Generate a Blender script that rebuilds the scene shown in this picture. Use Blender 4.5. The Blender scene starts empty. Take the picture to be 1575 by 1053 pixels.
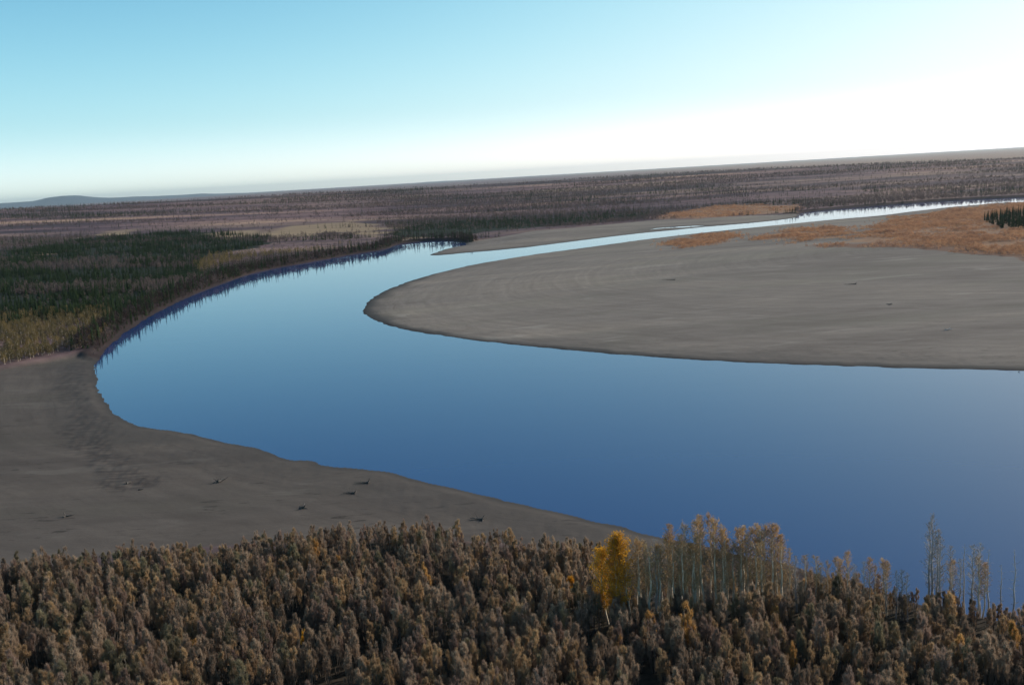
import bpy, math, random
import numpy as np
from mathutils import Matrix, Vector
R = math.radians
random.seed(7)
sc = bpy.context.scene
col = sc.collection

# ------------------------------------------------------------------ camera
F = 1575 * 35.0 / 36.0            # focal length in pixels of the 1575 px wide photograph
CH = 95.0                         # height of the aircraft above the river
PITCH = math.atan(255.5 / F)
ROLL = R(3.38)
cam_d = bpy.data.cameras.new('camera'); cam_d.lens = 35; cam_d.sensor_width = 36
cam_d.clip_start = 1; cam_d.clip_end = 200000
cam = bpy.data.objects.new('camera', cam_d); col.objects.link(cam)
fw = Vector((0, math.cos(PITCH), -math.sin(PITCH)))
r0 = Vector((1, 0, 0)); u0 = r0.cross(fw)
rt = r0 * math.cos(ROLL) - u0 * math.sin(ROLL)
up = u0 * math.cos(ROLL) + r0 * math.sin(ROLL)
M = Matrix((rt, up, -fw)).transposed().to_4x4(); M.translation = (0, 0, CH)
cam.matrix_world = M
sc.camera = cam

# ------------------------------------------------------------------ sky, sun, exposure
SUN_AZ = R(67)                    # to the right of the view direction, ahead of the camera
SUN_EL = R(25)
GR, GG, GB, SH = 13.3, 17.5, 10.4, .095
HZ = (1.75, 1.42, 1.42, 1)
w = bpy.data.worlds.new('World'); sc.world = w; w.use_nodes = True
nt = w.node_tree; nt.nodes.clear()
sky = nt.nodes.new('ShaderNodeTexSky'); sky.sky_type = 'NISHITA'; sky.sun_disc = False
sky.sun_elevation = SUN_EL; sky.sun_rotation = SUN_AZ
sky.altitude = 100; sky.air_density = 0.45; sky.dust_density = 0.9; sky.ozone_density = 2.5
bg = nt.nodes.new('ShaderNodeBackground'); bg.inputs[1].default_value = 0.12
out = nt.nodes.new('ShaderNodeOutputWorld')
# the slide film's colour and contrast in the sky: scale, power, tint
s1 = nt.nodes.new('ShaderNodeVectorMath'); s1.operation = 'SCALE'; s1.inputs['Scale'].default_value = 0.12; nt.links.new(sky.outputs[0], s1.inputs[0])
s2 = nt.nodes.new('ShaderNodeGamma'); s2.inputs[1].default_value = 1.9; nt.links.new(s1.outputs[0], s2.inputs[0])
s3 = nt.nodes.new('ShaderNodeVectorMath'); s3.operation = 'MULTIPLY'; s3.inputs[1].default_value = (GR, GG, GB); nt.links.new(s2.outputs[0], s3.inputs[0])
# film shoulder: x / (1 + a x), so that the glow round the sun keeps its tone
s4 = nt.nodes.new('ShaderNodeVectorMath'); s4.operation = 'MULTIPLY_ADD'; s4.inputs[1].default_value = (SH, SH, SH); s4.inputs[2].default_value = (.12, .12, .12); nt.links.new(s3.outputs[0], s4.inputs[0])
s5 = nt.nodes.new('ShaderNodeVectorMath'); s5.operation = 'DIVIDE'; nt.links.new(s3.outputs[0], s5.inputs[0]); nt.links.new(s4.outputs[0], s5.inputs[1])
# pale air low over the horizon
tc = nt.nodes.new('ShaderNodeTexCoord'); sx_ = nt.nodes.new('ShaderNodeSeparateXYZ'); nt.links.new(tc.outputs['Generated'], sx_.inputs[0])
mr = nt.nodes.new('ShaderNodeMapRange'); mr.interpolation_type = 'SMOOTHSTEP'; nt.links.new(sx_.outputs[2], mr.inputs[0]); mr.inputs[1].default_value = -.02; mr.inputs[2].default_value = .075; mr.inputs[3].default_value = 1; mr.inputs[4].default_value = 0
s6 = nt.nodes.new('ShaderNodeMix'); s6.data_type = 'RGBA'; s6.blend_type = 'MIX'; nt.links.new(mr.outputs[0], s6.inputs[0]); s6.inputs[6].default_value = (1, 1, 1, 1); s6.inputs[7].default_value = HZ
s7 = nt.nodes.new('ShaderNodeVectorMath'); s7.operation = 'MULTIPLY'; nt.links.new(s5.outputs[0], s7.inputs[0]); nt.links.new(s6.outputs[2], s7.inputs[1])
nt.links.new(s7.outputs[0], bg.inputs[0]); nt.links.new(bg.outputs[0], out.inputs[0])
sd = bpy.data.lights.new('sun', 'SUN'); sd.energy = 4.6; sd.angle = R(0.5); sd.color = (1, 0.90, 0.80)
sun = bpy.data.objects.new('sun', sd); col.objects.link(sun)
sv = Vector((math.sin(SUN_AZ) * math.cos(SUN_EL), math.cos(SUN_AZ) * math.cos(SUN_EL), math.sin(SUN_EL)))
sun.rotation_euler = sv.to_track_quat('Z', 'Y').to_euler()
sc.view_settings.view_transform = 'Standard'; sc.view_settings.look = 'None'
sc.view_settings.exposure = 0.0; sc.view_settings.gamma = 1
sc.cycles.max_bounces = 6; sc.cycles.diffuse_bounces = 2; sc.cycles.glossy_bounces = 2
sc.cycles.transmission_bounces = 2; sc.cycles.transparent_max_bounces = 8; sc.cycles.volume_bounces = 0

# ------------------------------------------------------------------ helpers
rtv, upv, fwv = np.array(rt), np.array(up), np.array(fw)
def gp(px, py, z=0.0):
    """ground point seen at a pixel of the photograph"""
    px = np.asarray(px, float); py = np.asarray(py, float)
    d = (px - 787.5)[..., None] / F * rtv - (py - 526.5)[..., None] / F * upv + fwv
    t = (z - CH) / d[..., 2]
    return np.stack([d[..., 0] * t, d[..., 1] * t], -1)
def gpoly(pts, z=0.0):
    a = np.array(pts, float); return gp(a[:, 0], a[:, 1], z)
def pix(P):
    P = np.asarray(P, float) - np.array([0, 0, CH])
    f = P @ fwv; return 787.5 + F * (P @ rtv) / f, 526.5 - F * (P @ upv) / f, f
def smooth(a, b, x):
    t = np.clip((x - a) / (b - a), 0, 1); return t * t * (3 - 2 * t)
def hash2(i, j, s):
    n = (i * 374761393 + j * 668265263 + s * 1274126177) & 0xFFFFFFFF
    n = ((n ^ (n >> 13)) * 1274126177) & 0xFFFFFFFF
    return ((n ^ (n >> 16)) & 0xFFFF) / 65535.0
def vnoise(x, y, s=0):
    xi = np.floor(x).astype(np.int64); yi = np.floor(y).astype(np.int64)
    fx = x - xi; fy = y - yi; fx = fx * fx * (3 - 2 * fx); fy = fy * fy * (3 - 2 * fy)
    a = hash2(xi, yi, s); b = hash2(xi + 1, yi, s); c = hash2(xi, yi + 1, s); d = hash2(xi + 1, yi + 1, s)
    return (a * (1 - fx) + b * fx) * (1 - fy) + (c * (1 - fx) + d * fx) * fy
def fbm(x, y, s=0, o=4):
    v = 0; a = 0.5; t = 0
    for k in range(o):
        v = v + a * vnoise(x, y, s + k); t += a; a *= .5; x = x * 2.03 + 11.3; y = y * 2.03 - 7.1
    return v / t
def catmull(P, n=4, closed=False):
    P = np.array(P, float); out = []
    m = len(P)
    for i in range(m - 1):
        p0 = P[max(i - 1, 0)]; p1 = P[i]; p2 = P[i + 1]; p3 = P[min(i + 2, m - 1)]
        for k in range(n):
            t = k / n
            out.append(0.5 * ((2 * p1) + (-p0 + p2) * t + (2 * p0 - 5 * p1 + 4 * p2 - p3) * t * t + (-p0 + 3 * p1 - 3 * p2 + p3) * t ** 3))
    out.append(P[-1]); return np.array(out)
def sdf(X, Y, poly):
    """signed distance to a closed polygon, positive inside"""
    X = np.asarray(X, float).ravel(); Y = np.asarray(Y, float).ravel()
    n = len(X); res = np.empty(n); A = poly; B = np.roll(poly, -1, 0)
    ch = max(1, 4000000 // len(poly))
    for s in range(0, n, ch):
        x = X[s:s + ch, None]; y = Y[s:s + ch, None]
        ex = (B[:, 0] - A[:, 0])[None]; ey = (B[:, 1] - A[:, 1])[None]
        wx = x - A[:, 0][None]; wy = y - A[:, 1][None]
        t = np.clip((wx * ex + wy * ey) / (ex * ex + ey * ey + 1e-9), 0, 1)
        dx = wx - ex * t; dy = wy - ey * t
        d = np.sqrt((dx * dx + dy * dy).min(1))
        c = (A[:, 1][None] > y) != (B[:, 1][None] > y)
        xi = A[:, 0][None] + (y - A[:, 1][None]) / (np.where(ey == 0, 1e-9, ey)) * ex
        ins = (c & (x < xi)).sum(1) % 2 == 1
        res[s:s + ch] = np.where(ins, d, -d)
    return res
def pdist(X, Y, line):
    X = np.asarray(X, float).ravel(); Y = np.asarray(Y, float).ravel()
    A = line[:-1]; B = line[1:]; ex = (B - A)[:, 0][None]; ey = (B - A)[:, 1][None]
    wx = X[:, None] - A[:, 0][None]; wy = Y[:, None] - A[:, 1][None]
    t = np.clip((wx * ex + wy * ey) / (ex * ex + ey * ey), 0, 1)
    return np.sqrt(((wx - ex * t) ** 2 + (wy - ey * t) ** 2).min(1))

def tag(o, label=None, cat=None, group=None, kind=None):
    if label: o['label'] = label
    if cat: o['category'] = cat
    if group: o['group'] = group
    if kind: o['kind'] = kind
    return o
def mesh_np(name, V, faces, mats=(), midx=None, attrs=None, smooth_=False):
    """faces: list of integer arrays (n,3) or (n,4)"""
    me = bpy.data.meshes.new(name)
    V = np.asarray(V, np.float32); faces = [np.asarray(f, np.int32) for f in faces if len(f)]
    me.vertices.add(len(V)); me.vertices.foreach_set('co', V.ravel())
    loops = np.concatenate([f.ravel() for f in faces])
    tot = np.concatenate([np.full(len(f), f.shape[1], np.int32) for f in faces])
    st = np.concatenate([[0], np.cumsum(tot)[:-1]]).astype(np.int32)
    me.loops.add(len(loops)); me.loops.foreach_set('vertex_index', loops)
    me.polygons.add(len(tot)); me.polygons.foreach_set('loop_start', st)
    if midx is not None: me.polygons.foreach_set('material_index', np.asarray(midx, np.int32))
    if smooth_: me.polygons.foreach_set('use_smooth', np.ones(len(tot), bool))
    for m in mats: me.materials.append(m)
    me.update(calc_edges=True)
    for k, v in (attrs or {}).items():
        a = me.attributes.new(k, 'FLOAT', 'POINT'); a.data.foreach_set('value', np.asarray(v, np.float32))
    return me
def link(name, me, parent=None, loc=None):
    o = bpy.data.objects.new(name, me); col.objects.link(o)
    if parent: o.parent = parent
    if loc is not None: o.location = loc
    return o
class MB:
    """collects triangles and quads with material indices"""
    def __init__(s): s.V = []; s.T = []; s.Q = []; s.mt = []; s.mq = []; s.n = 0
    def tris(s, P, mi=0):            # (n,3,3)
        n = len(P); s.V.append(P.reshape(-1, 3)); s.T.append(np.arange(n * 3).reshape(n, 3) + s.n); s.n += n * 3; s.mt.append(np.full(n, mi))
    def quads(s, P, mi=0):
        n = len(P); s.V.append(P.reshape(-1, 3)); s.Q.append(np.arange(n * 4).reshape(n, 4) + s.n); s.n += n * 4; s.mq.append(np.full(n, mi))
    def tube(s, pts, rad, k=5, mi=0):
        pts = np.array(pts, float); m = len(pts); rings = []
        for i in range(m):
            d = pts[min(i + 1, m - 1)] - pts[max(i - 1, 0)]; d /= np.linalg.norm(d) + 1e-9
            a = np.cross(d, [0.31, 0.95, 0.1]); 
            if np.linalg.norm(a) < .1: a = np.cross(d, [1, 0, 0])
            a /= np.linalg.norm(a); b = np.cross(d, a)
            th = np.arange(k) * 2 * math.pi / k
            rings.append(pts[i] + rad[i] * (np.cos(th)[:, None] * a + np.sin(th)[:, None] * b))
        s.V.append(np.concatenate(rings)); q = []
        for i in range(m - 1):
            for j in range(k):
                q.append([s.n + i * k + j, s.n + i * k + (j + 1) % k, s.n + (i + 1) * k + (j + 1) % k, s.n + (i + 1) * k + j])
        s.Q.append(np.array(q)); s.mq.append(np.full(len(q), mi)); s.n += m * k
    def blades(s, P, D, L, W, mi=0):
        rs = np.random.RandomState(len(P) + s.n); sd_ = np.cross(D, rs.normal(size=P.shape)); sd_ /= np.linalg.norm(sd_, axis=1)[:, None] + 1e-9
        s.tris(np.stack([P - sd_ * W[:, None] / 2, P + sd_ * W[:, None] / 2, P + D * L[:, None]], 1), mi)
    def leaves(s, P, S, mi=0, rs=None):
        rs = rs or np.random.RandomState(len(P) + s.n)
        a = rs.normal(size=P.shape); a /= np.linalg.norm(a, axis=1)[:, None]
        b = np.cross(a, rs.normal(size=P.shape)); b /= np.linalg.norm(b, axis=1)[:, None]
        a = a * S[:, None] / 2; b = b * S[:, None] * .38
        s.quads(np.stack([P - a, P + b, P + a, P - b], 1), mi)
    def mesh(s, name, mats):
        fs = []; mi = []
        if s.T: fs.append(np.concatenate(s.T)); mi.append(np.concatenate(s.mt))
        if s.Q: fs.append(np.concatenate(s.Q)); mi.append(np.concatenate(s.mq))
        return mesh_np(name, np.concatenate(s.V), fs, mats, np.concatenate(mi))

# ------------------------------------------------------------------ node helper
class NT:
    def __init__(s, name):
        s.m = bpy.data.materials.new(name); s.m.use_nodes = True; s.t = s.m.node_tree; s.t.nodes.clear()
        s.out = s.t.nodes.new('ShaderNodeOutputMaterial')
    def n(s, typ, **kw):
        o = s.t.nodes.new(typ)
        for k, v in kw.items():
            if k[0] == '_':
                o.inputs[int(k[1:]) if k[1:].isdigit() else k[1:]].default_value = v
            else: setattr(o, k, v)
        return o
    def l(s, a, b): s.t.links.new(a, b)
    def attr(s, name): return s.n('ShaderNodeAttribute', attribute_name=name).outputs['Fac']
    def math(s, op, a, b=None, c=None, clamp=False):
        o = s.n('ShaderNodeMath', operation=op); o.use_clamp = clamp
        for i, v in enumerate((a, b, c)):
            if v is None: continue
            if isinstance(v, (int, float)): o.inputs[i].default_value = v
            else: s.l(v, o.inputs[i])
        return o.outputs[0]
    def mix(s, f, a, b, mode='MIX'):
        o = s.n('ShaderNodeMix', data_type='RGBA', blend_type=mode)
        for i, v in ((0, f), (6, a), (7, b)):
            if isinstance(v, (int, float)): o.inputs[i].default_value = v
            elif isinstance(v, tuple): o.inputs[i].default_value = v if len(v) == 4 else v + (1,)
            else: s.l(v, o.inputs[i])
        return o.outputs[2]
    def noise(s, scale, detail=3, rough=.55, vec=None, dist=0):
        o = s.n('ShaderNodeTexNoise', _Scale=scale, _Detail=detail, _Roughness=rough, _Distortion=dist)
        if vec is not None: s.l(vec, o.inputs['Vector'])
        return o.outputs['Fac']
    def ramp(s, f, stops, interp='LINEAR'):
        o = s.n('ShaderNodeValToRGB'); e = o.color_ramp.elements; o.color_ramp.interpolation = interp
        while len(e) < len(stops): e.new(.5)
        for i, (p, c) in enumerate(stops):
            e[i].position = p; e[i].color = c + (1,) if len(c) == 3 else c
        s.l(f, o.inputs[0]); return o.outputs[0]
    def sstep(s, f, a, b):
        o = s.n('ShaderNodeMapRange', interpolation_type='SMOOTHSTEP'); s.l(f, o.inputs[0])
        o.inputs[1].default_value = a; o.inputs[2].default_value = b; return o.outputs[0]

# ------------------------------------------------------------------ river outline (photograph pixels on the water plane)
near_shore = [(1800, 1010), (1575, 962), (1420, 930), (1300, 893), (1220, 872), (1100, 845), (1000, 822), (950, 808), (880, 792), (800, 775), (720, 755), (640, 737), (600, 725), (545, 720),
              (500, 716), (480, 708), (440, 705), (400, 690), (340, 678), (280, 664), (215, 655), (185, 642), (170, 625), (155, 605),
              (150, 585), (148, 562)]
outer_bank = [(158, 543), (185, 517), (222, 492), (255, 474), (286, 459), (317, 446), (349, 434), (381, 423), (413, 415),
              (444, 409), (500, 399), (545, 391), (594, 383), (612, 376), (640, 372), (670, 370), (695, 370), (716, 374)]
spit = [(717, 377), (702, 379.5), (686, 383), (672, 388), (661, 392.5), (686, 391.5), (717, 388.5), (749, 386)]
far_shore = [(813, 380), (900, 368.8), (986, 358.5), (1028, 354.5), (1088, 348.5), (1174, 341), (1224, 334.5), (1231, 328), (1264, 323.5),
             (1329, 318), (1393, 313), (1457, 308.5), (1575, 303), (1700, 299)]
bar_far = [(1700, 306), (1575, 311), (1500, 315.5), (1414, 324), (1350, 332), (1286, 337.5), (1200, 346), (1114, 354.5), (1028, 364), (943, 375),
           (881, 383.5), (828, 390.5), (778, 398.5), (728, 407), (671, 420.5), (633, 431.5), (595, 446), (572, 460), (560, 473),
           (561, 483), (576, 492), (614, 504.6), (671, 515), (728.6, 523), (805, 531.6), (881, 539), (957, 545.7), (1033, 550.7),
           (1100, 555), (1200, 560), (1300, 563), (1400, 566), (1575, 570), (1800, 574), (2100, 578)]
A = catmull(gpoly(near_shore + outer_bank), 4)
B_ = catmull(gpoly(spit), 3)
C_ = catmull(gpoly(far_shore), 3)
D_ = catmull(gpoly(bar_far), 4)
ext = C_[-1] + np.array([1600, 500]); ext2 = D_[0] + np.array([1600, 500])
RIVER = np.concatenate([[A[0] + np.array([900, -250])], A, B_, C_, [ext], [ext2], D_, [D_[-1] + np.array([900, -100])]])
PONDS = [gpoly(p) for p in (
    [(999, 353.5), (1020, 351.2), (1050, 350.2), (1088, 347.6), (1070, 347.2), (1040, 348.6), (1012, 350.6)],
    [(838, 350.5), (870, 348.6), (905, 346), (905, 345), (870, 347.2), (845, 349.2)],
    [(930, 338.5), (985, 335), (985, 334.3), (935, 337.6)])]
BEACH = gpoly([(-900, 640), (-300, 600), (0, 574), (60, 562), (120, 550), (170, 560), (230, 600), (500, 680), (800, 740), (1050, 815),
               (1110, 884), (1000, 884), (930, 878), (860, 866), (760, 852), (640, 838), (450, 848), (300, 858), (200, 870), (100, 882), (0, 900), (-500, 960), (-900, 1000)])
bf = [(1700, 306)] + bar_far[1:]
BAR = np.concatenate([gpoly([(2400, 330), (2400, 600)]), gpoly(bf[::-1])])
NSAND = gpoly([(716, 374), (749, 369.5), (815, 360), (870, 355), (940, 346.5), (1000, 342), (1073, 340.5), (1150, 334), (1235, 329.5), (1235, 338),
               (1174, 345), (1088, 352), (1028, 358), (900, 372), (813, 384), (749, 389), (655, 396), (690, 380)])
OR = [gpoly(p) for p in (
    [(1022, 380), (1055, 368), (1088, 361), (1120, 361), (1139, 368), (1124, 375), (1095, 384), (1047, 390)],
    [(1153, 380), (1190, 364), (1234, 355), (1263, 352), (1296, 358), (1292, 367), (1303, 380), (1263, 380), (1212, 390), (1206, 384), (1234, 377), (1190, 377)],
    [(1303, 380), (1329, 367), (1365, 349), (1372, 338), (1402, 333), (1475, 324), (1530, 317), (1575, 315), (1800, 305), (1900, 330), (2000, 445), (1575, 418), (1511, 410), (1438, 398), (1365, 396), (1300, 390)])]
RED = gpoly([(1250, 392), (1400, 392), (1575, 408), (1900, 430), (1900, 450), (1575, 424), (1440, 408), (1250, 398)])
NOR = gpoly([(1000, 340), (1044, 329), (1102, 322), (1226, 319), (1233, 328), (1146, 334), (1073, 340)])
GROVE = gpoly([(1513, 351), (1526, 343), (1548, 340), (1575, 336), (1800, 330), (1800, 388), (1575, 378), (1540, 372), (1519, 362)])
MEADOW = [gpoly(p) for p in (
    [(395, 372), (448, 361), (505, 355), (552, 351), (590, 355), (603, 362), (578, 368), (549, 368), (505, 366), (479, 371), (432, 374)],
    [(300, 378), (340, 370), (395, 366), (395, 374), (350, 378)],
    [(45, 404), (75, 401), (80, 408), (55, 413)], [(150, 376), (215, 371), (215, 375), (160, 381)],
    [(596, 372), (640, 368), (655, 369), (640, 373), (600, 377)])]
YSTRIP = gpoly([(300, 414), (320, 404), (349, 397), (381, 393), (430, 390), (500, 384), (560, 376), (590, 372), (590, 378), (560, 383), (500, 391), (430, 398), (381, 404), (340, 415), (310, 425)])
SPR = gpoly([(-500, 420), (0, 405), (60, 398), (120, 385), (250, 374), (330, 371), (420, 374), (400, 387), (350, 393), (318, 402), (300, 425), (280, 452), (225, 484), (185, 500), (165, 490), (60, 500), (0, 510), (-500, 560)])
YPOP = gpoly([(-400, 512), (0, 494), (60, 487), (120, 482), (170, 478), (175, 510), (150, 535), (120, 545), (60, 558), (0, 570), (-400, 600)])
BAND = gpoly([(600, 364), (650, 352), (760, 343), (900, 336), (1000, 331), (1000, 338), (880, 349), (760, 358), (690, 367), (612, 371)])
FGF = gpoly([(-900, 1010), (-500, 960), (0, 897), (100, 880), (200, 868), (300, 858), (450, 845), (640, 835), (760, 848), (860, 860), (930, 872), (1000, 880), (1080, 880), (1160, 886), (1220, 892), (1300, 912), (1420, 946), (1575, 975), (1900, 1040)], 2.0)
FGF = np.concatenate([FGF, [[260, 60], [-260, 60]]])
DARKBAND = catmull(gpoly([(150, 545), (122, 575), (118, 610), (130, 650), (148, 690), (170, 725), (200, 750)]), 3)

def river_d(X, Y):
    d = -sdf(X, Y, RIVER)
    for p in PONDS: d = np.minimum(d, -sdf(X, Y, p))
    return d
def fields(X, Y, full=True):
    """height and ground-cover masks"""
    X = np.asarray(X, float).ravel(); Y = np.asarray(Y, float).ravel(); rr = np.hypot(X, Y)
    n = len(X); d = np.full(n, 400.0)
    near = (rr > 120) & (rr < 4200) & (Y > 0)
    j = near.nonzero()[0]; sdv = np.full((4, n), -500.0)
    wob = (fbm(X / 9, Y / 9, 3, 3) - .5) * 3.0
    d[j] = river_d(X[j], Y[j]) + wob[j] * smooth(300, 700, rr[j]) * .6 + wob[j] * .8
    for k, P in enumerate((BEACH, BAR, NSAND, FGF)): sdv[k, j] = sdf(X[j], Y[j], P)
    sdv[3][(rr <= 120)] = 50
    w1 = (fbm(X / 25, Y / 25, 9, 4) - .5)
    sb = smooth(-4, 4, sdv[0] + w1 * 10); sr = smooth(-4, 4, sdv[1]); sn = smooth(-4, 4, sdv[2])
    fg = smooth(-3, 3, sdv[3] + w1 * 8)
    sand = np.clip(np.maximum(np.maximum(sb, sr), sn) - fg, 0, 1)
    h_s = .75 * smooth(0, 7, d) + np.clip(d, 0, 130) * .006 + (fbm(X / 40, Y / 40, 20, 5) - .5) * 1.1 * smooth(4, 40, d)
    h_s = h_s + (fbm(X / 3, Y / 7, 31, 3) - .5) * .22 * smooth(2, 10, d) * (rr < 900)
    h_b = 3.4 * smooth(-.5, 9, d) + (fbm(X / 60, Y / 60, 40, 4) - .5) * 1.6 * smooth(2, 30, d)
    h = h_s * sand + h_b * (1 - sand)
    h = np.where(d < 0, np.maximum(d * .22, -2.6) - .02, np.maximum(h, d * .03 + .01))
    db = pdist(X, Y, DARKBAND); dbm = smooth(12, 4, db + w1 * 14) * sb
    h = h + np.where(d > 1, dbm * (fbm(X / 1.6, Y / 5, 51, 3) - .5) * .6, 0)
    if not full: return h, d, sand, fg, sdv
    orange = np.zeros(n); g = np.zeros(n); mead = np.zeros(n); dark = np.zeros(n); red = np.zeros(n)
    wa = (fbm(X / 45, Y / 45, 71, 4) - .5) * 50
    def sm(P, a=-6, b=8): 
        r = np.zeros(n); r[j] = smooth(a, b, sdf(X[j], Y[j], P) + wa[j]); return r
    for P in OR: orange = np.maximum(orange, sm(P, -28, 26))
    orange = np.maximum(orange, sm(NOR, -20, 20)); red = sm(RED, -10, 10)
    dark = np.maximum(sm(GROVE), sm(SPR)); dark = np.maximum(dark, sm(BAND))
    for P in MEADOW: mead = np.maximum(mead, sm(P, -40, 40))
    wetw = 5 + 9 * smooth(-20, -120, X) * sr * smooth(500, 640, Y)
    wet = smooth(1.25, .1, d / wetw / (.35 + 1.6 * fbm(X / 35, Y / 35, 123, 3)) + w1 * .5) * .9
    for q in (orange, mead, dark, red): q *= smooth(0, 4, d)
    return dict(h=h, d=d, sand=sand, fg=fg, orange=orange, mead=mead, dark=dark, red=red, wet=wet, band=dbm, bar=np.maximum(sr, sn))

# ------------------------------------------------------------------ terrain
az = np.concatenate([np.arange(-180, -40, 4.0), np.arange(-40, -31, .75), np.arange(-31, 31, .1), np.arange(31, 40, .75), np.arange(40, 180, 4.0)])
az = np.radians(az); na = len(az)
rad = [15.0]
while rad[-1] < 65000:
    r_ = rad[-1]; rad.append(r_ * (1.05 if r_ < 140 else 1.0042 if r_ < 2600 else 1.02 if r_ < 20000 else 1.05))
rad = np.array(rad); nr = len(rad)
AZ, RD = np.meshgrid(az, rad)
X = (np.sin(AZ) * RD).ravel(); Y = (np.cos(AZ) * RD).ravel()
fd = fields(X, Y)
Z = fd['h']
i = np.arange(nr - 1)[:, None] * na; jn = np.arange(na)[None]; j2 = (jn + 1) % na
quads = np.stack([i + jn, i + na + jn, i + na + j2, i + j2], -1).reshape(-1, 4)[:, ::-1]
quads = quads[:, ::-1]

g = NT('ground')
geo = g.n('ShaderNodeNewGeometry').outputs['Position']
sand, wet, orange, mead, dark, red, dist_, band, fgm = [g.attr(k) for k in ('sand', 'wet', 'orange', 'mead', 'dark', 'red', 'dist', 'band', 'fg')]
mp = g.n('ShaderNodeMapping'); g.l(geo, mp.inputs[0]); mp.inputs['Scale'].default_value = (.22, 1, 1); mp.inputs['Rotation'].default_value = (0, 0, R(12))
st = mp.outputs[0]
n_big = g.noise(.0011, 6, .62, st); n_mid = g.noise(.006, 5, .6, st); n_sm = g.noise(.05, 5, .65, geo); n_f = g.noise(.6, 4, .7, geo)
# distant plain: bare brown wood, grey willow, tan sedge, dark spruce patches
plain = g.ramp(n_mid, [(.30, (.030, .028, .028)), (.42, (.085, .060, .064)), (.50, (.14, .098, .092)), (.57, (.20, .14, .11)), (.68, (.33, .24, .155))])
plain2 = g.ramp(n_big, [(.35, (.55, .62, .62)), (.5, (.95, .95, 1)), (.68, (1.5, 1.35, 1.15))])
plain = g.mix(1.0, plain, plain2, 'MULTIPLY')
plain = g.mix(1.0, plain, g.ramp(n_sm, [(.3, (.6, .6, .6)), (.7, (1.4, 1.4, 1.4))]), 'MULTIPLY')
sepx = g.n('ShaderNodeSeparateXYZ'); g.l(geo, sepx.inputs[0])
rgt = g.sstep(g.math('ADD', sepx.outputs[0], g.math('MULTIPLY', sepx.outputs[1], -.0)), 300, 5000)
plain = g.mix(1.0, plain, (1.08, 1.0, 1.05), 'MULTIPLY')
plain = g.mix(g.math('MULTIPLY', rgt, .85), plain, g.mix(n_mid, (.13, .09, .075), (.44, .29, .19)))  # tan meadow to the right, its colour also lightened for the bright haze there
c = plain
c = g.mix(g.sstep(g.math('ADD', dark, g.math('MULTIPLY', g.math('SUBTRACT', n_sm, .5), .8)), .35, .65), c, (.022, .026, .018))
c = g.mix(g.math('MULTIPLY', g.sstep(g.math('ADD', mead, g.math('MULTIPLY', g.math('SUBTRACT', g.noise(.012, 5, .65, st), .5), 3.2)), .35, .8), g.sstep(mead, .02, .3)), c, g.mix(g.noise(.03, 5, .7, st), (.12, .09, .075), (.40, .29, .17)))
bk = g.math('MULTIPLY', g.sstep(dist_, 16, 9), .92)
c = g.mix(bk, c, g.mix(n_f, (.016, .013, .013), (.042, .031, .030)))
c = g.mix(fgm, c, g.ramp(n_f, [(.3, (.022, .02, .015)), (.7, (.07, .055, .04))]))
# sand
cv = g.n('ShaderNodeCombineXYZ'); g.l(g.math('MULTIPLY', dist_, .16), cv.inputs[0]); sx = g.noise(.012, 2, .5, geo); g.l(g.math('MULTIPLY', sx, 5), cv.inputs[1])
bands = g.noise(1.0, 5, .65, cv.outputs[0]); cv2 = g.n('ShaderNodeMapping'); g.l(geo, cv2.inputs[0]); cv2.inputs['Scale'].default_value = (.25, 1, 1); cv2.inputs['Rotation'].default_value = (0, 0, R(-6))
strk = g.noise(.09, 5, .7, cv2.outputs[0], .6)
scol = g.ramp(g.math('ADD', g.math('MULTIPLY', bands, .5), g.math('MULTIPLY', strk, .5)), [(.34, (.135, .120, .108)), (.5, (.172, .155, .140)), (.64, (.21, .19, .172))])
scol = g.mix(g.math('MULTIPLY', g.sstep(g.noise(.016, 4, .6, cv2.outputs[0]), .48, .66), .4), scol, (.150, .146, .120))
tone = g.noise(.007, 4, .6, cv2.outputs[0], 1.2)
scol = g.mix(1.0, scol, g.ramp(tone, [(.36, (.76, .75, .76)), (.5, (1, 1, 1)), (.64, (1.2, 1.18, 1.14))]), 'MULTIPLY')
ridge = g.noise(2.2, 3, .6, cv.outputs[0]); scol = g.mix(g.math('MULTIPLY', g.sstep(ridge, .54, .68), .22), scol, (.10, .09, .082))
scol = g.mix(g.math('MULTIPLY', g.sstep(n_f, .3, .8), .25), scol, (.115, .105, .10))
spk = g.noise(.22, 4, .75, cv2.outputs[0]); near_b = g.sstep(sepx.outputs[1], 620, 380)
scol = g.mix(g.math('MULTIPLY', g.sstep(spk, .62, .70), g.math('ADD', g.math('MULTIPLY', near_b, .55), .15)), scol, (.05, .048, .045))
scol = g.mix(g.math('MULTIPLY', g.math('MULTIPLY', band, .62), g.sstep(g.noise(.5, 3, .6, cv2.outputs[0]), .35, .6)), scol, (.055, .05, .052))
spk2 = g.sstep(g.noise(.55, 3, .6, cv2.outputs[0]), .60, .66); spm = g.sstep(g.noise(.03, 3, .6, geo), .5, .62)
scol = g.mix(g.math('MULTIPLY', g.math('MULTIPLY', spk2, spm), g.math('MULTIPLY', near_b, .75)), scol, (.035, .032, .03))
lite = g.sstep(g.noise(.045, 4, .6, cv2.outputs[0], .8), .60, .70)
scol = g.mix(g.math('MULTIPLY', lite, .35), scol, (.30, .285, .26))
scol = g.mix(1.0, scol, g.mix(g.attr('bar'), (.70, .65, .61), (1.18, 1.12, 1.06)), 'MULTIPLY')  # same silt as the bar; the near beach's dimmer look is painted into it
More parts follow.
